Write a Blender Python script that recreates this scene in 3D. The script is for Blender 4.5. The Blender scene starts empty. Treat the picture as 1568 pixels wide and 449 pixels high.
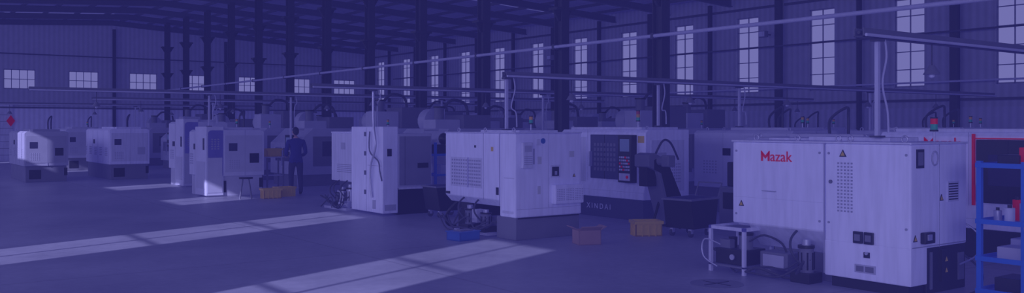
import bpy, bmesh, math, random
from mathutils import Vector, Matrix
random.seed(7)
sc=bpy.context.scene
sc.view_settings.view_transform='Standard'
sc.view_settings.look='None'

# ---------------------------------------------------------------- materials
HAZE_GLOW=(0.0130,0.0120,0.084)  # navy emission put into the materials, lifts blacks like haze; no lamp behind it
MATS={}
def mat(name,col,rough=0.5,metal=0.0,emis=None,noise=0.12,nscale=3.0,wave=None,bump=0.0,haze_glow=1.0,grime=0.0):
    if name in MATS: return MATS[name]
    m=bpy.data.materials.new(name); m.use_nodes=True
    nt=m.node_tree; N=nt.nodes; L=nt.links
    p=N['Principled BSDF']
    p.inputs['Roughness'].default_value=rough
    p.inputs['Metallic'].default_value=metal
    p.inputs['Specular IOR Level'].default_value=0.35
    e=emis if emis else tuple(h*haze_glow for h in HAZE_GLOW)
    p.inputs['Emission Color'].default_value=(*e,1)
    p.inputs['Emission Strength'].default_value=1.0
    tc=N.new('ShaderNodeTexCoord')
    nz=N.new('ShaderNodeTexNoise'); nz.inputs['Scale'].default_value=nscale; nz.inputs['Detail'].default_value=5
    L.new(tc.outputs['Object'],nz.inputs['Vector'])
    mx=N.new('ShaderNodeMix'); mx.data_type='RGBA'
    mx.inputs[6].default_value=(*[c*(1-noise) for c in col],1)
    mx.inputs[7].default_value=(*[min(1,c*(1+noise)) for c in col],1)
    L.new(nz.outputs['Fac'],mx.inputs[0])
    out=mx.outputs[2]
    if grime:
        mp=N.new('ShaderNodeMapping'); mp.inputs['Scale'].default_value=(9,9,.9)
        n2=N.new('ShaderNodeTexNoise'); n2.inputs['Scale'].default_value=1.6; n2.inputs['Detail'].default_value=6
        L.new(tc.outputs['Object'],mp.inputs[0]); L.new(mp.outputs[0],n2.inputs['Vector'])
        mr=N.new('ShaderNodeMapRange'); mr.inputs[1].default_value=.35; mr.inputs[2].default_value=.6; mr.inputs[3].default_value=1-grime; mr.inputs[4].default_value=1.0
        L.new(n2.outputs['Fac'],mr.inputs[0])
        mm=N.new('ShaderNodeMix'); mm.data_type='RGBA'; mm.blend_type='MULTIPLY'; mm.inputs[0].default_value=1
        L.new(out,mm.inputs[6]); L.new(mr.outputs[0],mm.inputs[7]); out=mm.outputs[2]
    if wave:
        w=N.new('ShaderNodeTexWave'); w.bands_direction=wave; w.inputs['Scale'].default_value=1.3
        L.new(tc.outputs['Object'],w.inputs['Vector'])
        mr=N.new('ShaderNodeMapRange'); mr.inputs[3].default_value=0.88; mr.inputs[4].default_value=1.05
        L.new(w.outputs['Fac'],mr.inputs[0])
        mm=N.new('ShaderNodeMix'); mm.data_type='RGBA'; mm.blend_type='MULTIPLY'; mm.inputs[0].default_value=1
        L.new(out,mm.inputs[6]); L.new(mr.outputs[0],mm.inputs[7]); out=mm.outputs[2]
    L.new(out,p.inputs['Base Color'])
    MATS[name]=m
    return m
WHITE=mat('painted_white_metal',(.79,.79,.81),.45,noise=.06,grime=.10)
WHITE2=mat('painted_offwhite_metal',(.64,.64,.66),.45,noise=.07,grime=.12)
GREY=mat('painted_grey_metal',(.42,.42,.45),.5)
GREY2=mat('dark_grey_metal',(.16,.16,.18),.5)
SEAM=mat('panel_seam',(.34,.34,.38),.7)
BLACK=mat('black_metal',(.02,.02,.026),.4,haze_glow=.85)
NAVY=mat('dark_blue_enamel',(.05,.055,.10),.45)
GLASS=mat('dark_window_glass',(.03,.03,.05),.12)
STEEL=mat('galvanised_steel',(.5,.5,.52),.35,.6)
COLM=mat('column_dark_paint',(.05,.05,.065),.6,haze_glow=.9)
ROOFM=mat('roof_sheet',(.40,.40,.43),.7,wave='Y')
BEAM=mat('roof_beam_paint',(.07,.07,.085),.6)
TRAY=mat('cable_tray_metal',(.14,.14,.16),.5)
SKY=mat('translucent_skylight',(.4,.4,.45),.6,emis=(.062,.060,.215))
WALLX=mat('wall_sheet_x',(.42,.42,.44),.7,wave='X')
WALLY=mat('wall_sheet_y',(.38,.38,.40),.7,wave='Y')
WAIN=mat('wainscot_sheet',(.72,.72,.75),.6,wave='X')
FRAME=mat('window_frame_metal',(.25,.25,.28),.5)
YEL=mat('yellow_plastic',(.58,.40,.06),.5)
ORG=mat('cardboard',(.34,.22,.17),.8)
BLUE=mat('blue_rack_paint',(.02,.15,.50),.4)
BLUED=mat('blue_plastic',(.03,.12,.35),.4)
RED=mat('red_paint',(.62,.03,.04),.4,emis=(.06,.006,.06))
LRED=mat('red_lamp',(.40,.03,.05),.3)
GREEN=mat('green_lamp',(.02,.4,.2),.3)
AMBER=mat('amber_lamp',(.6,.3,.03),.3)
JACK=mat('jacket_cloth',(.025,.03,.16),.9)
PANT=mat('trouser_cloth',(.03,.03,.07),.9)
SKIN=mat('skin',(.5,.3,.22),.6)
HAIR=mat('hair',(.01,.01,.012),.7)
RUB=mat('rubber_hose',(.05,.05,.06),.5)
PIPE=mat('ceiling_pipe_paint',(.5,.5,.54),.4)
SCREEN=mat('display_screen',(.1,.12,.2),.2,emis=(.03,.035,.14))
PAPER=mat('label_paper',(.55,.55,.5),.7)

def floor_mat():
    m=bpy.data.materials.new('concrete_floor'); m.use_nodes=True
    nt=m.node_tree;N=nt.nodes;L=nt.links;p=N['Principled BSDF']
    tc=N.new('ShaderNodeTexCoord')
    n1=N.new('ShaderNodeTexNoise'); n1.inputs['Scale'].default_value=.35; n1.inputs['Detail'].default_value=8; n1.inputs['Roughness'].default_value=.65
    n2=N.new('ShaderNodeTexNoise'); n2.inputs['Scale'].default_value=9; n2.inputs['Detail'].default_value=6
    L.new(tc.outputs['Object'],n1.inputs['Vector']);L.new(tc.outputs['Object'],n2.inputs['Vector'])
    r=N.new('ShaderNodeValToRGB'); r.color_ramp.elements[0].position=.3; r.color_ramp.elements[1].position=.72
    r.color_ramp.elements[0].color=(.17,.17,.18,1); r.color_ramp.elements[1].color=(.33,.33,.34,1)
    L.new(n1.outputs['Fac'],r.inputs[0])
    mm=N.new('ShaderNodeMix'); mm.data_type='RGBA'; mm.blend_type='MULTIPLY'; mm.inputs[0].default_value=1
    mr=N.new('ShaderNodeMapRange'); mr.inputs[3].default_value=.8; mr.inputs[4].default_value=1.15
    L.new(n2.outputs['Fac'],mr.inputs[0]); L.new(r.outputs[0],mm.inputs[6]); L.new(mr.outputs[0],mm.inputs[7])
    bk=N.new('ShaderNodeTexBrick'); bk.offset=0; bk.inputs['Scale'].default_value=.17
    bk.inputs['Mortar Size'].default_value=.003; bk.inputs['Brick Width'].default_value=1; bk.inputs['Row Height'].default_value=1
    bk.inputs['Color1'].default_value=(1,1,1,1);bk.inputs['Color2'].default_value=(1,1,1,1);bk.inputs['Mortar'].default_value=(.7,.7,.7,1)
    L.new(tc.outputs['Object'],bk.inputs['Vector'])
    m2=N.new('ShaderNodeMix'); m2.data_type='RGBA'; m2.blend_type='MULTIPLY'; m2.inputs[0].default_value=1
    L.new(mm.outputs[2],m2.inputs[6]); L.new(bk.outputs['Color'],m2.inputs[7])
    L.new(m2.outputs[2],p.inputs['Base Color'])
    r2=N.new('ShaderNodeMapRange'); r2.inputs[3].default_value=.30; r2.inputs[4].default_value=.55
    L.new(n1.outputs['Fac'],r2.inputs[0]); L.new(r2.outputs[0],p.inputs['Roughness'])
    p.inputs['Specular IOR Level'].default_value=.4
    p.inputs['Emission Color'].default_value=(*HAZE_GLOW,1); p.inputs['Emission Strength'].default_value=1
    return m
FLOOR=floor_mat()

# ---------------------------------------------------------------- mesh builder
class B:
    def __init__(s,name): s.name=name; s.v=[];s.f=[];s.mi=[];s.mats=[];s.sm=[]
    def idx(s,m):
        if m not in s.mats: s.mats.append(m)
        return s.mats.index(m)
    def raw(s,vs,fs,m,smooth=False):
        o=len(s.v); s.v+= [tuple(v) for v in vs]
        k=s.idx(m)
        for f in fs: s.f.append([i+o for i in f]); s.mi.append(k); s.sm.append(smooth)
    def bmadd(s,bm,m,smooth=False):
        bm.verts.index_update()
        s.raw([v.co[:] for v in bm.verts],[[v.index for v in f.verts] for f in bm.faces],m,smooth); bm.free()
    def prism(s,poly,axis,a0,a1,m,bv=0):
        def P(p,a):
            return {'x':(a,p[0],p[1]),'y':(p[0],a,p[1]),'z':(p[0],p[1],a)}[axis]
        n=len(poly)
        vs=[P(p,a0) for p in poly]+[P(p,a1) for p in poly]
        fs=[list(range(n))[::-1],[i+n for i in range(n)]]+[[i,(i+1)%n,(i+1)%n+n,i+n] for i in range(n)]
        bm=bmesh.new(); V=[bm.verts.new(v) for v in vs]
        for f in fs: bm.faces.new([V[i] for i in f])
        bmesh.ops.recalc_face_normals(bm,faces=bm.faces)
        if bv: bmesh.ops.bevel(bm,geom=list(bm.edges),offset=bv,segments=2,affect='EDGES',profile=.5)
        s.bmadd(bm,m)
    def box(s,x0,x1,y0,y1,z0,z1,m,bv=0):
        s.prism([(x0,y0),(x1,y0),(x1,y1),(x0,y1)],'z',z0,z1,m,bv)
    def cyl(s,p0,p1,r,m,n=14,r1=None):
        p0=Vector(p0);p1=Vector(p1); r1=r if r1 is None else r1
        s.tube([p0,p1],[r,r1],m,n)
    def tube(s,pts,r,m,n=10):
        pts=[Vector(p) for p in pts]
        rs=r if isinstance(r,(list,tuple)) else [r]*len(pts)
        vs=[];ref=None
        for i,p in enumerate(pts):
            d=(pts[min(i+1,len(pts)-1)]-pts[max(i-1,0)]).normalized()
            if ref is None or abs(ref.dot(d))>.99: ref=d.orthogonal().normalized()
            a=(ref-d*ref.dot(d)).normalized(); ref=a; b=d.cross(a)
            for k in range(n):
                t=2*math.pi*k/n; vs.append(p+(a*math.cos(t)+b*math.sin(t))*rs[i])
        fs=[]
        for i in range(len(pts)-1):
            for k in range(n):
                k2=(k+1)%n; fs.append([i*n+k,i*n+k2,(i+1)*n+k2,(i+1)*n+k])
        s.raw(vs,fs,m,True)
        s.raw(vs[:n],[list(range(n))[::-1]],m); s.raw(vs[-n:],[list(range(n))],m)
    def curve(s,pts,r,m,n=8,res=5):
        P=[Vector(p) for p in pts]; out=[]
        for i in range(len(P)-1):
            a=P[max(i-1,0)];b=P[i];c=P[i+1];d=P[min(i+2,len(P)-1)]
            for j in range(res):
                t=j/res
                out.append(.5*((2*b)+(c-a)*t+(2*a-5*b+4*c-d)*t*t+(3*b-a-3*c+d)*t**3))
        out.append(P[-1]); s.tube(out,r,m,n)
    def ball(s,c,rad,m,sub=2,rot=None):
        bm=bmesh.new(); bmesh.ops.create_icosphere(bm,subdivisions=sub,radius=1)
        M=Matrix.Translation(c)@(rot or Matrix.Identity(4))@Matrix.Diagonal((*rad,1))
        bmesh.ops.transform(bm,matrix=M,verts=bm.verts); s.bmadd(bm,m,True)
    def text(s,txt,size,M,m,depth=.004,bold=0):
        cu=bpy.data.curves.new('t','FONT'); cu.body=txt; cu.size=size; cu.extrude=depth; cu.offset=size*bold
        ob=bpy.data.objects.new('t',cu); sc.collection.objects.link(ob)
        bpy.context.view_layer.update()
        me=bpy.data.meshes.new_from_object(ob.evaluated_get(bpy.context.evaluated_depsgraph_get()))
        s.raw([M@v.co for v in me.vertices],[list(p.vertices) for p in me.polygons],m)
        bpy.data.objects.remove(ob); bpy.data.curves.remove(cu); bpy.data.meshes.remove(me)
    def mesh(s):
        me=bpy.data.meshes.new(s.name); me.from_pydata(s.v,[],s.f)
        for m in s.mats: me.materials.append(m)
        me.polygons.foreach_set('material_index',s.mi); me.polygons.foreach_set('use_smooth',s.sm)
        me.update(); return me
    def done(s,loc=(0,0,0),rz=0,parent=None,name=None):
        ob=bpy.data.objects.new(name or s.name,s.mesh()); ob.location=loc; ob.rotation_euler=(0,0,rz)
        sc.collection.objects.link(ob)
        if parent: ob.parent=parent
        return ob
    def fx(s,y0,y1,z0,z1,m,t=.008,x=0,bv=0): s.box(x-t,x+.001,y0,y1,z0,z1,m,bv)
    def fy(s,x0,x1,z0,z1,m,t=.008,y=0,bv=0): s.box(x0,x1,y-t,y+.001,z0,z1,m,bv)
def copy(ob,loc,rz=0):
    o=bpy.data.objects.new(ob.name.split('.')[0],ob.data); o.location=loc; o.rotation_euler=(0,0,rz)
    sc.collection.objects.link(o); return o
def TX(x,y,z): return Matrix(((0,0,-1,x),(-1,0,0,y),(0,1,0,z),(0,0,0,1)))
def logo_text(b,y,z,h,m,x=0):
    w=h*1.0; t=h*.22
    def P(u,v): return (y-u,z+v)
    for poly in ([(0,0),(t,0),(t,h*.72),(0,h)],[(w-t,0),(w,0),(w,h),(w-t,h*.72)],
                 [(0,h),(t*.2,h),(w/2,h*.52),(w/2,h*.22),(0,h*.72)],[(w,h),(w-t*.2,h),(w/2,h*.52),(w/2,h*.22),(w,h*.72)]):
        b.prism([P(*p) for p in poly],'x',x-.005,x,m)
    b.text('azak',h*1.42,TX(x-.002,y-w-h*.06,z),m)

# ---------------------------------------------------------------- room shell
XL,XR,YF,YB=-4.0,28.0,-8.0,54.0
EAVE,RIDGE,XM=6.9,7.8,12.0
def roofz(x): return EAVE+(RIDGE-EAVE)*(1-abs(x-XM)/16.0)
b=B('floor'); b.box(XL-.3,XR+.3,YF-.3,YB+.3,-.15,0,FLOOR); b.done()
def wall(name,axis,c0,c1,a0,a1,ops,m,lower=None):
    b=B(name)
    def bx(p0,p1,z0,z1,mm):
        if axis=='y': b.box(c0,c1,p0,p1,z0,z1,mm)
        else: b.box(p0,p1,c0,c1,z0,z1,mm)
    if not ops: bx(a0,a1,0,EAVE,m)
    else:
        zb,zt=min(o[2] for o in ops),ops[0][3]
        bx(a0,a1,0,zb,m); bx(a0,a1,zt,EAVE,m)
        cur=a0
        for c,w,z0,_ in sorted(ops):
            bx(cur,c-w/2,zb,zt,m); cur=c+w/2
            if z0>zb: bx(c-w/2,c+w/2,zb,z0,m)
        bx(cur,a1,zb,zt,m)
    return b
R_OPS=[(16.25+3.29*n,1.05,3.08,6.0) for n in range(-6,12)]
B_OPS=[(7.54+3.12*m,1.5,3.78,4.83) for m in range(-3,7)]
L_OPS=[(6.03+5.92*k,1.75,1.6 if k<2 else 4.9,6.0) for k in range(-2,8)]
wall('wall_right','y',XR,XR+.2,YF,YB,R_OPS,WALLY).done()
wall('wall_left','y',XL-.1,XL,YF,YB,L_OPS,WALLY).done()
bk=wall('wall_back','x',YB,YB+.2,XL-.2,XR+.2,B_OPS,WALLX)
bk.prism([(XL-.2,EAVE),(XR+.2,EAVE),(XM,RIDGE)],'y',YB,YB+.2,WALLX)
bk.done()
fr=wall('wall_front','x',YF-.2,YF,XL-.2,XR+.2,[],WALLX)
fr.prism([(XL-.2,EAVE),(XR+.2,EAVE),(XM,RIDGE)],'y',YF-.2,YF,WALLX); fr.done()
c=B('ceiling')
c.prism([(XL-.3,EAVE),(XM,RIDGE),(XM,RIDGE+.12),(XL-.3,EAVE+.12)],'y',YF-.3,YB+.3,ROOFM)
c.prism([(XR+.3,EAVE),(XM,RIDGE),(XM,RIDGE+.12),(XR+.3,EAVE+.12)],'y',YF-.3,YB+.3,ROOFM)
c.done()
c=B('skylight_strip')
for k in range(0,9):
    y=5.4+6.62*k-.5
    for xa,xb in ((-3,5),(6.5,11.6),(12.4,19.5),(21,27.3)):
        c.prism([(xa,roofz(xa)-.02),(xb,roofz(xb)-.02),(xb,roofz(xb)),(xa,roofz(xa))],'y',y,y+1.1,SKY)
c.done()
c=B('roof_purlins')
x=XL+.6
while x<XR:
    z=roofz(x); c.box(x-.035,x+.035,YF,YB,z-.15,z-.03,BEAM); x+=1.45
c.done()
c=B('roof_rafters')
for k in range(-6,13):
    y=13.7+3.31*k
    if not YF<y<YB-.3: continue
    for xa,xb in ((XL,XM),(XM,XR)):
        za,zb=roofz(xa)-.15,roofz(xb)-.15
        c.prism([(xa,za),(xb,zb),(xb,zb-.26),(xa,za-.26)],'y',y-.03,y+.03,BEAM)
        c.prism([(xa,za-.25),(xb,zb-.25),(xb,zb-.28),(xa,za-.28)],'y',y-.09,y+.09,BEAM)
c.done()
wi=0
def winframe(axis,cc,a,w,zb,zt,cols,rows,t=.03):
    global wi
    wi+=1; b=B('window_%d'%wi)
    def bx(p0,p1,z0,z1):
        if axis=='y': b.box(cc-.02,cc+.02,p0,p1,z0,z1,FRAME)
        else: b.box(p0,p1,cc-.02,cc+.02,z0,z1,FRAME)
    bx(a-w/2,a+w/2,zb,zb+.05); bx(a-w/2,a+w/2,zt-.05,zt)
    bx(a-w/2,a-w/2+.04,zb,zt); bx(a+w/2-.04,a+w/2,zb,zt)
    for i in range(1,cols): p=a-w/2+w*i/cols; bx(p-t/2,p+t/2,zb,zt)
    for i in range(1,rows): z=zb+(zt-zb)*i/rows; bx(a-w/2,a+w/2,z-t/2,z+t/2)
    b.done()
for o in R_OPS: winframe('y',XR+.1,*o,2,5)
for o in B_OPS: winframe('x',YB+.1,*o,4,2)
for o in L_OPS: winframe('y',XL-.05,*o,2,4 if o[2]<3 else 1,.05)
b=B('trim_1'); b.box(XL,XR,YB-.05,YB,0,2.75,WAIN); b.done()
b=B('trim_2'); b.box(XR-.05,XR,YF,YB-.06,0,2.4,mat('wainscot_y',(.4,.4,.44),.6,wave='Y')); b.done()
b=B('trim_3')
for z in (2.78,5.6): b.box(XL,XR-.3,YB-.16,YB-.06,z,z+.06,BEAM)
for z in (2.6,6.25): b.box(XR-.16,XR-.06,YF,YB-.3,z,z+.08,BEAM)
b.done()
b=B('wall_pilasters')
for m in range(-3,7,2):
    x=7.54+3.12*m+1.5
    if x<XR-.3: b.box(x-.08,x+.08,YB-.3,YB-.17,0,roofz(x)-.6,COLM)
for n in range(-6,12):
    y=16.25+3.29*n+1.645
    w=.13 if n%2 else .06
    b.box(XR-.32,XR-.17,y-w,y+w,0,EAVE-.3,COLM)
b.done()
cb=B('steel_column')
cb.box(-.12,.12,-.14,-.12,0,7.35,COLM); cb.box(-.12,.12,.12,.14,0,7.35,COLM); cb.box(-.03,.03,-.12,.12,0,7.35,COLM)
cb.box(-.2,.2,-.2,.2,0,.03,COLM)
cb.box(-.28,.28,-.16,.16,4.6,4.66,COLM); cb.prism([(-.12,4.35),(.12,4.35),(.28,4.6),(-.28,4.6)],'y',-.03,.03,COLM)
cb.box(-.30,.30,-.16,.16,6.0,6.06,COLM); cb.prism([(-.12,5.7),(.12,5.7),(.30,6.0),(-.30,6.0)],'y',-.03,.03,COLM)
c0=cb.done((14,13.7,0))
for k in range(1,12): copy(c0,(14,13.7+3.31*k,0))
b=B('door_1'); b.box(3.0,7.2,YB-.12,YB-.052,0,3.0,WHITE2)
for i in range(8): b.box(3.0,7.2,YB-.14,YB-.12,.35*i+.3,.35*i+.33,SEAM)
b.done()
b=B('warning_sign'); b.prism([(6.9,2.1),(7.1,1.8),(7.3,2.1),(7.1,2.4)],'y',YB-.17,YB-.145,RED); b.done()

# ---------------------------------------------------------------- helpers for machines
def beacon(b,x,y,z,s=1.0,cols=(GREEN,AMBER,LRED)):
    b.cyl((x,y,z),(x,y,z+.10*s),.012,STEEL)
    zz=z+.10*s
    b.cyl((x,y,zz),(x,y,zz+.02),.04*s,BLACK); zz+=.02
    for cm in cols: b.cyl((x,y,zz),(x,y,zz+.055*s),.034*s,cm); zz+=.055*s
    b.cyl((x,y,zz),(x,y,zz+.015),.036*s,BLACK)
def grid(b,face,a0,a1,z0,z1,na,nz,m=SEAM,fill=.55,off=0):
    da=(a1-a0)/na; dz=(z1-z0)/nz
    for i in range(na):
        for j in range(nz):
            p0=a0+da*i+da*(1-fill)/2; p1=p0+da*fill; q0=z0+dz*j+dz*(1-fill)/2; q1=q0+dz*fill
            if face=='x': b.fx(p0,p1,q0,q1,m,.005,off)
            else: b.fy(p0,p1,q0,q1,m,.005,off)
def warn(b,face,a,z,s=.05,off=0):
    tri=[(a-s,z-s*.8),(a+s,z-s*.8),(a,z+s)]
    tri2=[(a-s*.6,z-s*.55),(a+s*.6,z-s*.55),(a,z+s*.55)]
    if face=='x': b.prism(tri,'x',off-.006,off,BLACK); b.prism(tri2,'x',off-.009,off-.005,YEL)
    else: b.prism(tri,'y',off-.006,off,BLACK); b.prism(tri2,'y',off-.009,off-.005,YEL)
def eye(b,x,y,z):
    pts=[(x,y+.035*math.cos(t),z+.035+.035*math.sin(t)) for t in [i*math.pi*2/10 for i in range(11)]]
    b.tube(pts,.009,STEEL,6)
def pump(b,x,y,z,h=.45,m=GREY2):
    b.box(x-.13,x+.13,y-.13,y+.13,z,z+.12,BLACK,.01)
    b.cyl((x,y,z+.12),(x,y,z+.12+h*.55),.085,m); b.cyl((x,y,z+.12+h*.55),(x,y,z+.12+h*.62),.095,BLACK)
    for i in range(8):
        t=i*math.pi/4; b.box(x+.085*math.cos(t)-.006,x+.085*math.cos(t)+.014,y+.085*math.sin(t)-.006,y+.085*math.sin(t)+.006,z+.15,z+.1+h*.5,BLACK)
    b.cyl((x,y,z+.12+h*.62),(x,y,z+.12+h*.75),.05,STEEL)
    b.curve([(x-.1,y,z+.2),(x-.2,y+.05,z+.35),(x-.12,y+.12,z+.5),(x+.1,y+.15,z+.62)],.015,RUB)
def floorhose(b,y0,y1,x=-.1,n=3,seed=1):
    r=random.Random(seed)
    for i in range(n):
        ys=[y0+(y1-y0)*j/5+r.uniform(-.06,.06) for j in range(6)]
        b.curve([(x+r.uniform(-.12,.12),yy,.02+(.25 if j in(0,5) else r.uniform(0,.12))) for j,yy in enumerate(ys)],r.uniform(.009,.018),RUB)

# ---------------- nearest lathe (right)
b=B('cnc_lathe'); L,W,H=2.36,1.14,1.61
b.box(0,W,0,1.035,.5,H,WHITE,.02)
b.box(0,.32,0,1.035,.12,.52,WHITE,.012)
b.box(.36,W+.03,.03,1.0,0,.5,BLACK,.01)
b.box(.06,.34,.06,.98,0,.12,BLACK)
b.box(0,W,1.045,L,.60,H,WHITE,.02)
b.prism([(.0,.62),(.0,.60),(.22,.33),(W-.1,.33),(W,.62)],'y',1.045,L-.25,WHITE2,.008)
b.box(.22,W-.05,1.05,1.9,0,.33,GREY2,.01)
b.box(.5,W-.05,1.9,2.2,0,.33,BLACK,.01)
b.box(-.012,W+.012,-.012,L+.012,H,H+.022,WHITE2,.006)
b.box(.35,.95,.45,1.5,H+.022,H+.07,WHITE2,.01)
b.box(.5,.95,1.6,2.2,H+.022,H+.05,WHITE2,.01)
for yy in (.15,.8,.95,1.5,2.1): eye(b,.14,yy,H+.02)
b.fx(1.034,1.046,.14,H,SEAM,.004)
b.fx(1.055,L-.02,.93,.934,WHITE2,.003)
b.fx(1.7,1.9,1.02,1.03,GREY,.02)
logo_text(b,1.92,1.385,.125,RED)
grid(b,'x',.67,.88,.84,1.41,5,15,SEAM,.5)
for yy in (.05,.98,1.1,2.3):
    for zz in (.72,1.5): b.cyl((-.008,yy,zz),(0,yy,zz),.014,SEAM)
warn(b,'x',.8,1.5,.045); warn(b,'x',2.22,.85,.04)
b.cyl((-.012,.955,1.18),(0,.955,1.18),.022,GREY2)
for y0 in (.42,.55):
    b.fx(y0,y0+.11,.52,.65,BLACK,.03,bv=.006); b.fx(y0+.02,y0+.09,.55,.62,GREY2,.036)
b.fx(.47,.54,.37,.43,BLACK,.012); b.cyl((-.03,.5,.42),(0,.5,.42),.018,STEEL)
b.fx(.40,.65,.2,.29,GREY,.01); b.fx(.42,.52,.215,.275,GREY2,.013); b.fx(.54,.63,.215,.275,GREY2,.013)
b.fy(.10,.24,1.36,1.56,BLACK,.012); b.fy(.12,.22,1.39,1.53,GREY2,.016)
pts=[(.46+.06*math.cos(t),-.008,1.46+.075*math.sin(t)) for t in [i*math.pi/8 for i in range(17)]]
b.tube(pts,.009,GREY,6)
b.fy(.72,.95,.98,1.2,WHITE2,.01)
for i in range(7): b.fy(.74,.93,1.0+.028*i,1.013+.028*i,BLACK,.014)
warn(b,'y',.60,1.03,.04); warn(b,'y',.08,.62,.04)
b.fy(.18,.38,.56,.68,BLACK,.06,bv=.01); b.fy(.22,.29,.60,.66,STEEL,.075)
b.fy(.56,.564,.5,H,SEAM,.004); b.fy(.02,W-.02,.52,.53,SEAM,.004)
b.fy(.62,.80,.12,.46,BLACK,.03,.03); warn(b,'y',.7,.36,.045,0); warn(b,'y',.7,.24,.045,0)
b.fy(.42,.46,.05,.45,GREY2,.012,.03); b.fy(1.0,1.12,.1,.4,GREY2,.012,.03)
b.curve([(W+.02,.1,.75),(W+.1,-.06,.62),(W+.08,-.1,.45),(W+.02,-.08,.35),(.95,-.02,.28)],.01,STEEL)
b.curve([(W,.08,.4),(W+.08,-.12,.2),(W-.2,-.25,.06),(W-.5,-.28,.02)],.012,RUB)
beacon(b,1.0,.3,H+.02,1.15,(GREEN,RED))
for (xx,yy) in ((-.22,2.0),(-.22,2.52),(.3,2.52),(.3,2.0)): b.box(xx-.02,xx+.02,yy-.02,yy+.02,0,.56,WHITE2)
for (p,q) in (((-.24,.32),(1.98,2.02)),((-.24,.32),(2.5,2.54)),((-.24,-.2),(1.98,2.54)),((.28,.32),(1.98,2.54))): b.box(*p,*q,.53,.57,WHITE2)
b.box(-.2,.28,2.02,2.5,.535,.545,GREY2); b.box(-.24,.32,1.98,2.54,.08,.1,GREY2)
b.box(-.18,.24,2.04,2.48,.10,.29,BLACK,.01); b.cyl((0,2.15,.29),(0,2.15,.46),.085,GREY2); b.cyl((0,2.15,.46),(0,2.15,.49),.09,BLACK)
b.cyl((.02,2.37,.29),(.02,2.37,.42),.055,BLACK); b.cyl((-.19,2.2,.2),(-.21,2.2,.2),.035,STEEL); b.box(-.15,-.05,2.28,2.44,.29,.4,GREY2,.01)
b.curve([(-.1,2.4,.3),(-.3,2.55,.4),(-.38,2.5,.2),(-.3,2.35,.08)],.01,STEEL)
b.curve([(-.05,2.05,.4),(-.1,1.8,.5),(.05,1.65,.4),(.1,1.6,.2)],.013,RUB)
b.box(-.08,.2,1.72,1.95,0,.1,GREY2,.01); b.box(-.05,.22,1.5,1.9,.1,.3,GREY2,.01)
b.fx(1.55,1.85,.13,.27,GREY,.01,-.05)
pump(b,.0,1.28,.0,.5)
floorhose(b,1.2,2.5,-.12,3,5)
near=b.done((8.98,5.19,0))

# ---------------- central lathe
b=B('cnc_lathe'); L,W,H=2.05,1.36,1.69
b.box(0,W,0,.42,.36,H,WHITE,.02)
b.prism([(0,.62),(.12,.5),(W,.5),(W,H),(0,H)],'y',.425,L,WHITE,.015)
b.box(.03,W-.02,.03,.55,0,.36,GREY2,.012)
b.box(.25,W-.05,.56,1.1,0,.3,GREY2,.01)
b.box(.2,W-.1,1.5,1.95,0,.5,BLACK,.01)
b.box(-.01,W+.01,-.01,L+.01,H,H+.02,WHITE2,.005)
b.box(.3,1.1,.3,1.4,H+.02,H+.05,WHITE2)
for (y0,y1) in ((1.35,1.85),(.95,1.32)):
    b.fx(y0-.03,y1+.02,.78,1.28,WHITE2,.006); grid(b,'x',y0,y1,.8,1.26,7,8,SEAM,.5,-.006)
b.fx(.423,.43,.52,H,SEAM,.004); b.fx(.88,.886,.6,H,SEAM,.004)
b.fx(.05,.34,.42,.46,WHITE2,.01)
b.fx(.45,.5,.7,.82,BLACK,.02); b.fx(.03,.3,.98,.985,SEAM,.004)
b.fx(1.1,1.14,1.45,1.49,BLACK,.01); b.fx(.6,.66,1.4,1.47,YEL,.006); b.fx(1.9,2.02,.64,.68,BLACK,.02)
b.fy(.10,.30,1.14,1.55,WHITE2,.07,bv=.01)
for i in range(5): b.fy(.12,.28,1.2+.03*i,1.21+.03*i,SEAM,.076)
b.fy(.13,.27,1.4,1.5,GREY,.075); b.fy(.34,.37,1.2,1.45,GREY,.02)
b.fy(.70,.90,.98,1.18,WHITE2,.01); b.fy(.73,.87,1.0,1.15,BLACK,.015); b.fy(.78,.82,1.02,1.08,STEEL,.03)
b.box(.72,1.32,-.11,0,.55,.86,WHITE,.015)
for i in range(3): grid(b,'y',.75+.19*i,.92+.19*i,.6,.8,5,7,SEAM,.45,-.11)
b.fy(.42,.5,1.5,1.6,WHITE2,.006); b.cyl((.55,-.01,1.57),(.55,0,1.57),.045,BLUED)
b.fy(.44,.52,1.2,1.32,PAPER,.004); b.fy(.44,.5,.72,.85,PAPER,.004); b.fy(1.1,1.2,1.3,1.4,PAPER,.004); warn(b,'y',1.2,1.0,.03)
b.fy(.02,W-.02,.49,.494,SEAM,.004); b.fy(.665,.669,.5,H,SEAM,.004)
b.fy(.05,W-.06,.34,.36,BLACK,.01)
for yy in (.2,1.0,1.8): eye(b,.12,yy,H+.02)
pump(b,.05,1.35,.04,.42,GREY2); pump(b,.1,.95,.04,.35)
b.box(-.05,.2,.7,1.7,.02,.06,GREY); b.box(-.02,.16,1.05,1.2,.2,.42,GREY,.01)
b.curve([(.0,.8,.3),(-.15,.9,.12),(-.1,1.2,.3),(-.18,1.5,.15),(.1,1.7,.4)],.014,RUB)
b.curve([(.2,1.95,.5),(.05,2.05,.3),(.1,2.15,.1),(.3,2.2,.03)],.03,BLACK)
floorhose(b,.6,2.1,-.05,4,8)
beacon(b,1.0,.9,H+.05,1.0,(GREEN,AMBER))
b.done((8.5,11.47,0))
b=B('plastic_tray'); 
b.box(0,.42,0,.32,0,.015,BLUED)
for q in ((0,.015,0,.32),(.405,.42,0,.32),(0,.42,0,.015),(0,.42,.305,.32)): b.box(*q,.0,.13,BLUED)
b.box(-.015,.435,-.015,.335,.13,.145,BLUED); b.box(.08,.34,.07,.25,.02,.16,GREY2)
b.done((7.78,11.95,0),.15)

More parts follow.
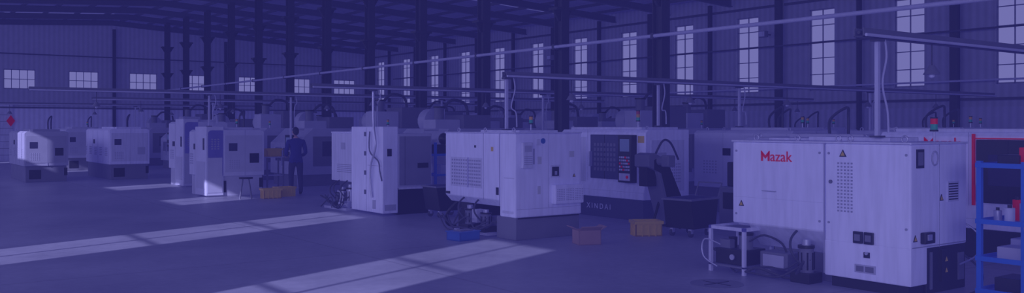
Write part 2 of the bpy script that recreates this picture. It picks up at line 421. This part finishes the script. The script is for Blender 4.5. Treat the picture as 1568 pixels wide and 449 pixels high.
def front_lathe(name,L,W,H,txt=None,accent=NAVY,redtrim=False,logo=None):
    b=B(name)
    b.box(.0,W,0,L,.0,.40,NAVY if not redtrim else BLACK,.015)
    b.prism([(.0,.40),(.0,.52),(.06,.72),(.06,H-.06),(.12,H),(W,H),(W,.40)],'y',0,L,WHITE,.012)
    b.fx(.68,1.55,.76,H-.1,accent,.03,.06,.01)
    if redtrim:
        b.fx(1.57,1.605,.72,H-.02,RED,.035,.06); b.fx(.66,1.57,H-.09,H-.075,RED,.035,.06)
        b.fx(.85,1.38,1.0,H-.3,GLASS,.012,.03,.004)
    else:
        grid(b,'x',.78,1.45,.9,H-.25,7,6,GREY2,.62,.03)
    b.fx(1.49,1.52,1.0,1.3,STEEL,.07,.03)
    b.fx(1.12,1.126,.76,H-.1,BLACK,.036,.06)
    b.box(-.08,.08,.24,.62,.72,H-.1,BLACK,.012)
    b.fx(.30,.56,H-.42,H-.18,SCREEN,.004,-.08)
    for i in range(6):
        for j in range(5):
            b.fx(.29+.05*i,.325+.05*i,.95+.06*j,.985+.06*j,[WHITE2,GREY,WHITE2,GREY,RED][(i*3+j*2)%5],.008,-.08)
    b.fx(.28,.58,.76,.9,WHITE2,.006,-.08); b.cyl((-.1,.35,.83),(-.08,.35,.83),.03,RED)
    b.fx(.04,.2,H-.25,H-.12,YEL if not redtrim else BLACK,.01,.06); b.fx(.04,.2,.9,1.2,WHITE2,.01,.06)
    b.fx(1.7,L-.1,.6,H-.15,WHITE2,.012,.06); b.fx(1.66,1.664,.5,H,SEAM,.004,.06)
    b.fx(.02,L-.02,.53,.537,SEAM,.006,.01)
    if txt: b.text(txt,.15,TX(-.004,1.62,.16),WHITE2)
    if logo: logo_text(b,2.3,H-.22,.15,RED,.048)
    b.fy(.2,W-.15,.55,H-.2,WHITE2,.012); b.fy(.3,.6,.9,1.3,GREY,.02); grid(b,'y',.7,W-.25,.7,1.1,6,7,SEAM,.5,-.012)
    b.box(.15,W-.1,.2,L-.2,H,H+.05,WHITE2,.01)
    for yy in (.15,L-.15): eye(b,.25,yy,H)
    beacon(b,.35,.5,H+.05,1.1)
    return b
front_lathe('cnc_lathe',2.5,1.25,1.74,'X I N D A I').done((12.2,12.4,0))
front_lathe('cnc_lathe',3.0,1.5,1.72,None,BLACK,True,True).done((12.5,4.75,0))

# ---------------- third lathe
b=B('cnc_lathe'); L,W,H=2.6,1.15,1.66
b.box(0,.35,0,1.4,.04,1.8,WHITE,.015)
b.box(.35,W,0,1.4,.55,H,GREY,.012)
b.box(.1,W,1.4,L,.6,H,WHITE2,.015); b.box(.08,W-.02,1.42,L-.02,H,H+.03,WHITE,.01)
b.box(.36,W-.05,.05,1.3,0,.55,BLACK,.01); b.box(.3,W-.1,1.4,2.3,0,.45,GREY2,.01)
b.fx(.7,.706,.06,1.78,SEAM,.004); b.fx(.05,.65,1.0,1.006,SEAM,.004); b.fx(.3,.42,.12,.3,GREY,.012)
for zz in (.4,.8,1.2,1.6): b.fx(.72,.78,zz,zz+.09,GREY2,.02)
for i in range(5): b.fx(1.6,2.3,.8+.04*i,.815+.04*i,SEAM,.006,.1)
b.fx(1.9,2.1,1.3,1.45,GREY,.01,.1)
SIDE=mat('shaded_side_grey',(.22,.22,.25),.5)  # grey side panel, its colour darkened for the shade on this face
b.fy(.04,.3,.1,.22,GREY,.01); b.fy(.1,.2,1.2,1.35,BLACK,.012)
b.fy(.38,W-.03,.6,1.6,SIDE,.012); b.fy(.8,1.05,.95,1.05,BLACK,.03); b.fy(.5,.506,.6,1.6,BLACK,.014)
b.fy(.36,W,.52,.56,WHITE2,.02)
b.curve([(-.03,.35,2.5),(-.05,.3,1.9),(-.08,.15,1.4),(-.06,.4,1.0),(-.04,.45,.6),(-.03,.4,.35)],.022,STEEL)
b.curve([(-.03,.5,1.7),(-.06,.45,1.3),(-.05,.1,1.1),(-.04,.05,.9),(-.01,.02,.7)],.015,GREY2)
pump(b,.1,1.65,.05,.5,STEEL); pump(b,.12,2.05,.05,.4,STEEL); pump(b,.2,2.4,.0,.35)
b.box(-.1,.3,1.45,2.55,.0,.05,GREY); b.cyl((0,1.5,.12),(0,1.9,.12),.07,STEEL)
b.curve([(0,1.5,.3),(-.2,1.6,.12),(-.18,1.9,.06),(-.1,2.2,.25),(-.2,2.5,.03)],.014,RUB)
floorhose(b,1.5,2.6,-.05,3,11)
b.done((8.76,16.3,0))
def chip_bin(name):
    b=B(name)
    b.prism([(.0,.62),(.08,.14),(.72,.14),(.8,.62)],'y',0,.55,BLACK,.01)
    b.prism([(.03,.63),(.77,.63),(.74,.60),(.06,.60)],'y',.03,.52,GREY2)
    b.box(-.02,.82,-.02,.57,.6,.63,GREY2)
    for xx in (.14,.62):
        for yy in (.08,.44): b.cyl((xx,yy,.06),(xx,yy+.04,.06),.06,RUB); b.box(xx-.03,xx+.03,yy-.01,yy+.05,.06,.15,STEEL)
    b.tube([(.8,.05,.5),(.98,.05,.85),(.98,.5,.85),(.8,.5,.5)],.014,GREY2)
    return b
chip_bin('chip_cart').done((9.35,15.2,0))

def rear_lathe(L,W,H,tall=0,whitebase=False,seed=0):
    r=random.Random(seed); b=B('cnc_lathe')
    zb=.52
    b.box(.05,W-.04,.05,L-.05,0,zb,GREY2 if not whitebase else GREY,.012)
    b.prism([(0,zb),(W,zb),(W,H-.05),(W-.1,H),(.08,H),(0,H-.06)],'y',0,L,WHITE,.015)
    if tall:
        b.box(-.03,.42,0,tall,.03,H+.08,WHITE,.012)
        b.fx(.1,tall-.1,.2,.9,WHITE2,.012,-.03); b.fx(.15,.25,1.2,1.5,BLACK,.012,-.03)
        b.fy(.0,.38,.1,1.0,WHITE2,.01); grid(b,'y',.08,.32,1.2,1.5,3,5,SEAM,.5)
    x0=.45 if tall else .06
    b.fy(x0,W-.06,zb+.1,H-.15,WHITE2,.01)
    b.fy((x0+W)/2-.003,(x0+W)/2+.003,zb,H,SEAM,.014)
    b.fy(x0+.1,x0+.32,H-.55,H-.35,GLASS,.02); b.fy(W-.4,W-.15,.85,1.1,BLACK if r.random()<.3 else GREY,.02)
    grid(b,'y',x0+.1,x0+.4,.7,.95,5,5,SEAM,.5,-.01)
    b.fy(W-.12,W-.02,.2,.45,BLACK,.01,.05); b.fy(.15,.5,.1,.4,BLACK,.01,.05)
    y=tall+.1
    while y<L-.3:
        b.fx(y,y+.004,zb,H-.06,SEAM,.004); grid(b,'x',y+.15,min(y+.55,L-.05),.8,1.1,5,5,SEAM,.5); y+=.8
    b.fx(L*.6,L*.6+.2,1.2,1.35,BLACK,.015)
    b.box(.3,W-.2,.3,L*.7,H,H+.06,WHITE2,.01)
    for yy in (.2,L-.2): eye(b,.2,yy,H-.01)
    if seed in (1,4): beacon(b,W*.6,.4,H+.06,.9,(GREEN,AMBER))
    b.curve([(W*.7,L*.4,H),(W*.7,L*.4,H+.35),(W*.8,L*.45,H+.5),(W*.85,L*.6,H+.3),(W*.85,L*.6,H)],.025,RUB)
    return b
SW,SW2=WHITE,WHITE2
LG,LG2=mat('painted_light_grey_metal',(.55,.55,.58),.5),mat('painted_pale_grey_metal',(.46,.46,.49),.5)
WHITE,WHITE2=LG,LG2
m4=rear_lathe(1.5,1.5,1.72,.9,True,1).done((7.5,23.3,0))
WHITE,WHITE2=mat('painted_mid_grey_metal',(.36,.36,.39),.5),mat('painted_mid_grey_panel',(.30,.30,.33),.5)
m6=rear_lathe(3.2,1.3,1.65,0,False,3).done((4.7,32.8,0))
WHITE,WHITE2=SW,SW2
m5=rear_lathe(3.6,1.3,1.73,0,False,2).done((7.24,32.7,0))
WHITE,WHITE2=LG,LG2
rl=rear_lathe(2.5,1.5,1.72,0,False,4).done((14.8,11.0,0))

def vmc(H=2.35,dark=False):
    b=B('vertical_machining_center'); A=WHITE2 if not dark else GREY; D=GREY2
    b.box(.1,2.1,.1,2.1,0,.35,D,.015)
    b.prism([(0,.35),(2.2,.35),(2.2,1.75),(.5,1.75),(.0,1.3)],'y',0,2.1,A,.015)
    b.fx(.35,1.75,.55,1.2,GREY,.03); b.fx(.5,1.0,.75,1.15,GLASS,.036); b.fx(1.1,1.6,.75,1.15,GLASS,.036)
    b.fx(1.03,1.045,.6,1.1,STEEL,.08)
    b.fy(.5,1.7,.6,1.5,GREY2,.012); b.fy(.8,1.3,.9,1.35,GLASS,.018); b.fy(1.8,2.1,.45,1.6,D,.015)
    b.box(1.3,2.15,.6,1.5,1.75,H,D,.015)
    b.box(.55,1.3,.75,1.35,1.6,H-.12,A,.02)
    b.cyl((.85,1.05,H-.12),(.85,1.05,H+.18),.13,D); b.cyl((.85,1.05,H+.18),(.85,1.05,H+.22),.15,BLACK)
    b.cyl((1.0,1.5,1.95),(1.0,1.85,1.95),.32,GREY,20); b.cyl((1.0,1.84,1.95),(1.0,1.9,1.95),.12,D)
    b.curve([(1.7,1.0,H),(1.6,1.0,H+.3),(1.2,1.0,H+.38),(.95,1.05,H+.15)],.04,RUB)
    b.box(1.6,2.2,-.12,.0,.7,1.6,D,.01); 
    b.box(-.2,-.08,.0,.45,.95,1.55,BLACK,.012); b.fx(.08,.37,1.25,1.48,SCREEN,.005,-.2); b.tube([(.3,.2,1.72),(-.12,.2,1.72),(-.12,.2,1.5)],.03,A)
    for i in range(5): b.fx(.08+.06*i,.12+.06*i,1.05,1.1,WHITE2,.006,-.2)
    if not dark: beacon(b,.7,.3,1.75,1.0,(GREEN,AMBER))
    return b
v=vmc().done((11.5,22.1,0))
v2=vmc(2.1,True).done((11.5,18.9,0))
for i,(x,y) in enumerate([(10.9,25.6),(11,29.5),(11,34),(11.2,39),(11,43.5)]):
    copy(v if i%2 else v2,(x,y,0))
for i,(x,y) in enumerate([(16.4,16.6),(16.4,20.2),(16.4,24),(16.6,28),(16.4,32),(16.4,37),(20.8,19),(20.8,23),(20.8,28),(20.8,34),(20.8,40)]):
    copy(v2 if i%3 else v,(x,y,0))
rl2=rear_lathe(2.4,1.3,1.62,0,False,6).done((12.6,7.95,0))
rear_lathe(1.6,1.3,1.95,.8,True,9).done((8.2,27.6,0))
WHITE,WHITE2=SW,SW2
for (x,y) in [(16.6,5.5),(16.8,8.6),(17.2,12.6),(21,7),(21,10.5),(21,14.5),(24.5,9),(24.5,13),(24.6,17.5),(24.6,22),(24.6,27),(7.3,40.5)]:
    copy(rl if (x+y)%2>1.2 else m5 if x<8 else rl2,(x,y,0))
b=B('bar_feeder'); b.box(0,.7,0,4.2,.7,1.25,WHITE2,.02); b.box(.05,.65,.4,.8,0,.7,GREY,.01); b.box(.05,.65,3.2,3.6,0,.7,GREY,.01)
b.box(.0,.7,.1,4.0,1.25,1.95,WHITE,.03); b.fx(.3,3.8,1.5,1.8,NAVY,.01); b.fx(.3,3.8,1.3,1.36,RED,.01)
b.done((18.9,2.8,0))

# ---------------- chip conveyor + cart
b=B('chip_conveyor')
prof=[(.0,.05),(1.0,.05),(1.0,.28),(.42,.30),(-.12,1.22),(-.42,1.34),(-.55,1.30),(-.55,1.1),(-.33,1.02)]
b.prism(prof,'y',0,.36,GREY2,.01)
b.prism([(p[0]*.8+.02,p[1]*.86+.1) for p in prof],'y',-.01,.0,BLACK)
b.box(-.52,-.28,.08,.28,.75,1.1,BLACK,.01); b.cyl((-.3,-.14,1.2),(-.3,0,1.2),.08,GREY2); b.box(-.38,-.2,-.3,-.12,1.1,1.3,GREY2,.02)
for xx in (.1,.9): b.box(xx-.03,xx+.03,.0,.36,0,.06,BLACK)
b.tube([(.02,.05,.3),(.02,-.2,.0)],.02,BLACK); b.tube([(-.1,.18,.5),(-.3,.18,0)],.025,BLACK)
b.curve([(-.3,.1,1.3),(-.1,.1,1.55),(.2,.2,1.5),(.5,.3,1.2)],.02,RUB)
b.done((11.85,11.35,0))
chip_bin('chip_cart').done((10.95,10.05,0),.15)
b=B('coolant_filter_unit'); b.box(0,.6,0,.5,0,.7,GREY2,.02); b.box(.1,.5,.1,.4,.7,1.15,BLACK,.02); b.cyl((.2,.2,1.15),(.2,.2,1.35),.08,GREY)
b.fx(.1,.4,.3,.6,BLACK,.01); b.fy(.35,.5,.85,1.0,YEL,.01,.1); b.curve([(.4,.25,1.15),(.5,.2,1.45),(.7,.3,1.3),(.75,.3,.6)],.025,RUB)
b.done((13.0,10.75,0))

def crate(b,x,y,z,w,d,h,m,rz=0):
    t=.02
    b.box(x,x+w,y,y+d,z,z+t,m)
    b.box(x,x+w,y,y+t,z,z+h,m); b.box(x,x+w,y+d-t,y+d,z,z+h,m); b.box(x,x+t,y,y+d,z,z+h,m); b.box(x+w-t,x+w,y,y+d,z,z+h,m)
    b.box(x-.02,x+w+.02,y-.02,y,z+h-.05,z+h,m); b.box(x-.02,x+w+.02,y+d,y+d+.02,z+h-.05,z+h,m)
    b.box(x-.02,x,y,y+d,z+h-.05,z+h,m); b.box(x+w,x+w+.02,y,y+d,z+h-.05,z+h,m)
    for i in range(1,4): b.box(x+w*i/4-.01,x+w*i/4+.01,y-.015,y,z,z+h-.05,m); b.box(x-.015,x,y+d*i/4-.01,y+d*i/4+.01,z,z+h-.05,m)
    b.box(x+.04,x+w-.04,y+.04,y+d-.04,z+h*.4,z+h*.75,GREY2)
b=B('plastic_crate'); crate(b,0,0,0,.45,.34,.25,YEL); cr=b.done((10.45,10.8,0),-.5)
copy(cr,(8.45,21.9,0),-.1); copy(cr,(9.0,22.25,0),.1); 
b=B('tool_cart'); b.box(0,.5,0,.4,.02,.05,GREY2); b.box(0,.5,0,.4,.95,.98,GREY)
for xx in (.02,.48):
    for yy in (.02,.38): b.box(xx-.02,xx+.02,yy-.02,yy+.02,0,.96,GREY2)
b.box(.03,.47,.03,.37,.45,.47,GREY); crate(b,.02,.03,.98,.42,.32,.22,YEL)
b.done((9.3,23.9,0))
b=B('cardboard_box')
t=.01; b.box(0,.36,0,.3,0,.01,ORG)
for q in ((0,.36,0,.01),(0,.36,.29,.30),(0,.01,0,.3),(.35,.36,0,.3)): b.box(*q,0,.22,ORG)
b.prism([(0,.22),(-.09,.27),(-.09,.28),(0,.23)],'y',0,.3,ORG); b.prism([(.36,.22),(.45,.27),(.45,.28),(.36,.23)],'y',0,.3,ORG)
b.prism([(0,.22),(-.08,.28),(-.08,.29),(0,.23)],'x',0.01,.35,ORG)
b.box(.03,.33,.03,.27,.01,.15,GREY2); b.done((8.98,10.5,0),-.35)

def rack(L,W,H,shelves):
    b=B('storage_rack')
    for xx in (0,W):
        for yy in (0,L):
            b.box(xx-.025,xx+.025,yy-.025,yy+.025,0,H,BLUE)
    for z in shelves:
        b.box(-.03,W+.03,-.03,L+.03,z-.05,z-.035,BLUE); 
        b.box(-.03,W+.03,-.035,-.02,z-.05,z,BLUE); b.box(-.03,W+.03,L+.02,L+.035,z-.05,z,BLUE)
        b.box(-.035,-.02,-.03,L+.03,z-.05,z,BLUE); b.box(W+.02,W+.035,-.03,L+.03,z-.05,z,BLUE)
    return b
b=rack(.45,1.0,1.44,(.10,.44,.83,1.42))
zs=.795
for i,(x,y,r,h,m) in enumerate([(.12,.2,.05,.16,WHITE2),(.3,.12,.06,.2,GREY),(.5,.3,.045,.22,RED),(.2,.36,.04,.12,STEEL),(.62,.15,.06,.14,WHITE2),(.8,.3,.05,.2,BLUED)]):
    b.cyl((x,y,zs),(x,y,zs+h),r,m); b.cyl((x,y,zs+h),(x,y,zs+h+.03),r*.45,BLACK)
b.box(.05,.35,.05,.3,.405,.55,GREY,.01); b.box(.45,.8,.1,.35,.405,.6,STEEL,.01); b.box(.1,.5,.1,.35,.065,.22,BLACK,.01)
zs=1.385
b.box(.1,.4,.1,.32,zs,zs+.12,BLACK,.01); b.box(.14,.3,.02,.12,zs,zs+.2,RED,.01); b.cyl((.6,.2,zs),(.6,.2,zs+.22),.05,WHITE2); b.cyl((.75,.3,zs),(.75,.3,zs+.15),.07,STEEL)
b.curve([(.3,.05,.95),(.2,-.06,1.2),(.3,-.05,1.35),(.45,.0,1.42)],.012,RUB)
b.curve([(.0,.0,.8),(-.06,-.05,.7),(.1,-.08,.5),(.25,-.04,.55)],.012,STEEL)
b.done((9.65,4.36,0))
b=rack(.5,.9,1.45,(.2,.75,1.2)); b.box(.1,.5,.1,.4,1.165,1.4,BLACK,.02); b.box(.2,.7,.1,.4,.715,.95,GREY,.02); b.ball((.4,.3,1.52),(.12,.12,.14),BLACK); b.done((10.55,17.2,0))

b=B('oil_drum'); b.cyl((0,0,0),(0,0,.85),.29,BLUED,24)
for z in (.02,.28,.56,.84): b.cyl((0,0,z-.015),(0,0,z+.015),.30,BLUED,24)
b.cyl((.1,.1,.85),(.1,.1,.88),.03,STEEL); dr=b.done((11.0,20.9,0)); copy(dr,(10.9,15.9,0))
b=B('floor_manhole_cover'); b.cyl((0,0,0),(0,0,.008),.3,GREY2,28); b.box(-.2,.2,-.01,.01,.008,.012,BLACK); b.box(-.01,.01,-.2,.2,.008,.012,BLACK)
b.done((8.05,7.0,.0))
b=B('work_stool'); b.cyl((0,0,.5),(0,0,.54),.17,BLACK,20)
for i in range(4):
    t=i*math.pi/2+.4; b.tube([(.1*math.cos(t),.1*math.sin(t),.5),(.2*math.cos(t),.2*math.sin(t),0)],.015,GREY2)
b.done((8.1,22.2,0))

def tray(Y,x0,x1,z,posts):
    b=B('overhead_cable_tray')
    b.box(x0,x1,Y-.06,Y-.05,z,z+.10,TRAY); b.box(x0,x1,Y+.05,Y+.06,z,z+.10,TRAY); b.box(x0,x1,Y-.06,Y+.06,z,z+.012,BEAM)
    b.tube([(x0,Y,z+.05),(x1,Y,z+.05)],.02,RUB); b.tube([(x0,Y-.09,z+.02),(x1,Y-.09,z+.02)],.018,PIPE)
    for (px,zb) in posts:
        b.box(px-.022,px+.022,Y-.022,Y+.022,zb,z,PIPE); b.box(px-.07,px+.07,Y-.05,Y+.05,z-.03,z,BEAM); b.box(px-.06,px+.06,Y-.06,Y+.06,zb,zb+.02,BEAM)
        b.curve([(px+.15,Y,z),(px+.18,Y,z-.2),(px+.1,Y,z-.5),(px+.2,Y,zb+.3),(px+.22,Y,zb+.05)],.012,PIPE)
    x=x0+1.5
    while x<x1-.5:
        b.cyl((x,Y,z),(x,Y,z-.25),.008,RUB); b.cyl((x,Y,z-.25),(x,Y,z-.36),.03,GREY2,r1=.10); b.ball((x,Y,z-.37),(.04,.04,.04),WHITE2,1); x+=3.1
    return b
tray(5.77,8.94,18.5,2.78,[(9.3,1.68),(13.2,1.78)]).done()
tray(12.6,9.1,26,2.64,[(9.15,1.74),(12.8,1.80),(15.2,1.79),(20,0)]).done()
tray(18.5,8.2,26,2.64,[(9.7,0),(14.6,0),(19,0)]).done()
tray(24.4,3.6,22,2.66,[(7.9,1.8),(10.2,0),(15.2,0)]).done()
tray(40.5,3.8,16,2.66,[(10,0)]).done()
tray(31.7,6.5,22,2.66,[(10.4,0)]).done()
b=B('overhead_pipe'); b.tube([(13.76,6.5,3.71),(13.76,50,3.71)],.04,PIPE,10)
for k in range(0,11): b.box(13.72,13.88,13.66+3.31*k,13.74+3.31*k,3.65,3.77,BEAM)
b.tube([(13.76,10.4,3.71),(13.76,10.4,7.4)],.012,BEAM,6); b.tube([(13.76,7.1,3.71),(13.76,7.1,7.4)],.012,BEAM,6)
b.done()
b=B('wall_pipe'); b.tube([(27.6,-2,4.75),(27.6,50,4.75)],.03,BEAM,8); b.tube([(27.6,-2,3.2),(27.6,50,3.2)],.03,PIPE,8); b.done()
for i,(y,z) in enumerate([(21.5,5.2),(34,5.1)]):
    b=B('wall_floodlight'); b.box(-.5,-.3,-.15,.15,-.12,.12,GREY2,.02); b.box(-.52,-.5,-.12,.12,-.09,.09,WHITE2); b.tube([(-.3,0,0),(0,0,0)],.03,BEAM); b.done((27.68,y,z))

def worker(loc,rz):
    root=bpy.data.objects.new('factory_worker',None); root.location=loc; root.rotation_euler=(0,0,rz); sc.collection.objects.link(root)
    J=[((0,0,.94),(.155,.115)),((0,0,1.08),(.15,.105)),((0,.01,1.25),(.165,.115)),((0,0,1.40),(.15,.105)),((0,.0,1.475),(.07,.065)),((0,.025,1.56),(.055,.058))]
    E=[(0,1),(1,2),(2,3),(3,4),(4,5)]
    for s in (-1,1):
        n=len(J)
        J+=[((s*.105,0,.84),(.10,.105)),((s*.12,.03,.50),(.07,.075)),((s*.125,-.01,.26),(.062,.066)),((s*.125,-.03,.09),(.052,.056)),((s*.14,.07,.045),(.045,.04)),((s*.145,.16,.035),(.04,.032))]
        E+=[(0,n),(n,n+1),(n+1,n+2),(n+2,n+3),(n+3,n+4),(n+4,n+5)]
        n=len(J)
        J+=[((s*.19,0,1.40),(.075,.075)),((s*.235,-.01,1.26),(.062,.062)),((s*.26,-.01,1.10),(.052,.052)),((s*.22,.13,1.04),(.045,.045)),((s*.17,.25,1.03),(.034,.034))]
        E+=[(3,n),(n,n+1),(n+1,n+2),(n+2,n+3),(n+3,n+4)]
    me=bpy.data.meshes.new('body'); me.from_pydata([j[0] for j in J],E,[])
    ob=bpy.data.objects.new('tmp',me); sc.collection.objects.link(ob)
    sk=ob.modifiers.new('s','SKIN')
    for i,j in enumerate(J): me.skin_vertices[0].data[i].radius=j[1]
    me.skin_vertices[0].data[0].use_root=True
    su=ob.modifiers.new('u','SUBSURF'); su.levels=2; su.render_levels=2
    bpy.context.view_layer.update()
    m2=bpy.data.meshes.new_from_object(ob.evaluated_get(bpy.context.evaluated_depsgraph_get()))
    bpy.data.objects.remove(ob)
    m2.materials.clear()
    for m in (JACK,PANT,BLACK,SKIN): m2.materials.append(m)
    for p in m2.polygons:
        c=p.center; p.use_smooth=True
        p.material_index=3 if c.z>1.49 else 0 if c.z>.86 else 2 if c.z<.085 else 1
    bo=bpy.data.objects.new('body',m2); sc.collection.objects.link(bo); bo.parent=root
    h=B('head')
    h.ball((0,.035,1.665),(.076,.095,.112),SKIN,3); h.ball((0,.06,1.60),(.052,.062,.055),SKIN,2)
    h.ball((0,.015,1.685),(.084,.098,.108),HAIR,3); h.ball((0,-.02,1.64),(.072,.07,.07),HAIR,2)
    h.ball((0,.135,1.655),(.013,.02,.022),SKIN,2)
    for s in (-1,1):
        h.ball((s*.082,.03,1.655),(.01,.02,.032),SKIN,2); h.ball((s*.03,.118,1.675),(.014,.01,.009),WHITE,2); h.ball((s*.03,.127,1.675),(.006,.004,.006),BLACK,1)
        h.box(s*.03-.018,s*.03+.018,.115,.124,1.694,1.70,HAIR)
    h.box(-.022,.022,.112,.122,1.608,1.614,RED)
    h.done(parent=root)
    co=B('jacket_collar'); co.tube([(.07*math.cos(t),.01+.065*math.sin(t),1.475) for t in [i*math.pi/8 for i in range(17)]],.022,JACK,8); 
    co.tube([(.158*math.cos(t),.005+.12*math.sin(t),.88) for t in [i*math.pi/10 for i in range(21)]],.02,JACK,8)
    co.done(parent=root)
    for s,nm in ((-1,'left_hand'),(1,'right_hand')):
        g=B(nm); w=Vector((s*.17,.25,1.03))
        g.ball(w+Vector((-s*.01,.045,0)),(.036,.05,.02),SKIN,2)
        for i in range(4):
            bx=w+Vector((-s*.01+(i-1.5)*.019,.085,0)); l=[.06,.072,.068,.052][i]
            g.tube([bx,bx+Vector((0,l*.5,-.006)),bx+Vector((0,l*.85,-.028)),bx+Vector((0,l*.95,-.05))],[.009,.0085,.008,.006],SKIN,8)
        t=w+Vector((-s*.035,.03,0)); g.tube([t,t+Vector((-s*.025,.025,-.005)),t+Vector((-s*.03,.055,-.015))],[.011,.01,.007],SKIN,8)
        g.done(parent=root)
    return root
worker((9.65,22.75,0),-.15)

# ---------------------------------------------------------------- lights
w=bpy.data.worlds.new('World'); sc.world=w; w.use_nodes=True
bg=w.node_tree.nodes['Background']; bg.inputs[0].default_value=(.165,.160,.43,1); bg.inputs[1].default_value=1.0
TINT=(.45,.43,1.0)
sd=Vector((math.cos(math.radians(24))*.925,math.cos(math.radians(24))*.38,-math.sin(math.radians(24))))
s=bpy.data.lights.new('sun','SUN'); s.energy=5.8; s.angle=math.radians(.5); s.color=(.52,.50,1)
so=bpy.data.objects.new('sun',s); so.rotation_euler=sd.to_track_quat('-Z','Y').to_euler(); so.location=(-10,0,15); sc.collection.objects.link(so)
def area(name,loc,d,sx,sy,p,col=TINT):
    l=bpy.data.lights.new(name,'AREA'); l.shape='RECTANGLE'; l.size=sx; l.size_y=sy; l.energy=p; l.color=col
    o=bpy.data.objects.new(name,l); o.location=loc; o.rotation_euler=Vector(d).to_track_quat('-Z','Y').to_euler(); sc.collection.objects.link(o)
area('window_daylight',(-3.6,20,4.6),(1,0,-.15),56,3,1080)
area('front_fill',(8,-7.7,4.0),(0.15,1,-.15),26,5,600)  # added fill lamp inside the closed front wall; no doorway there
cam=bpy.data.cameras.new('camera'); cam.sensor_width=36; cam.clip_end=300
cam.lens=32.03; cam.shift_y=-.01945
co=bpy.data.objects.new('camera',cam); co.location=(0,0,1.8); co.rotation_euler=(math.radians(90),0,math.radians(-36.33)); sc.collection.objects.link(co)
sc.camera=co
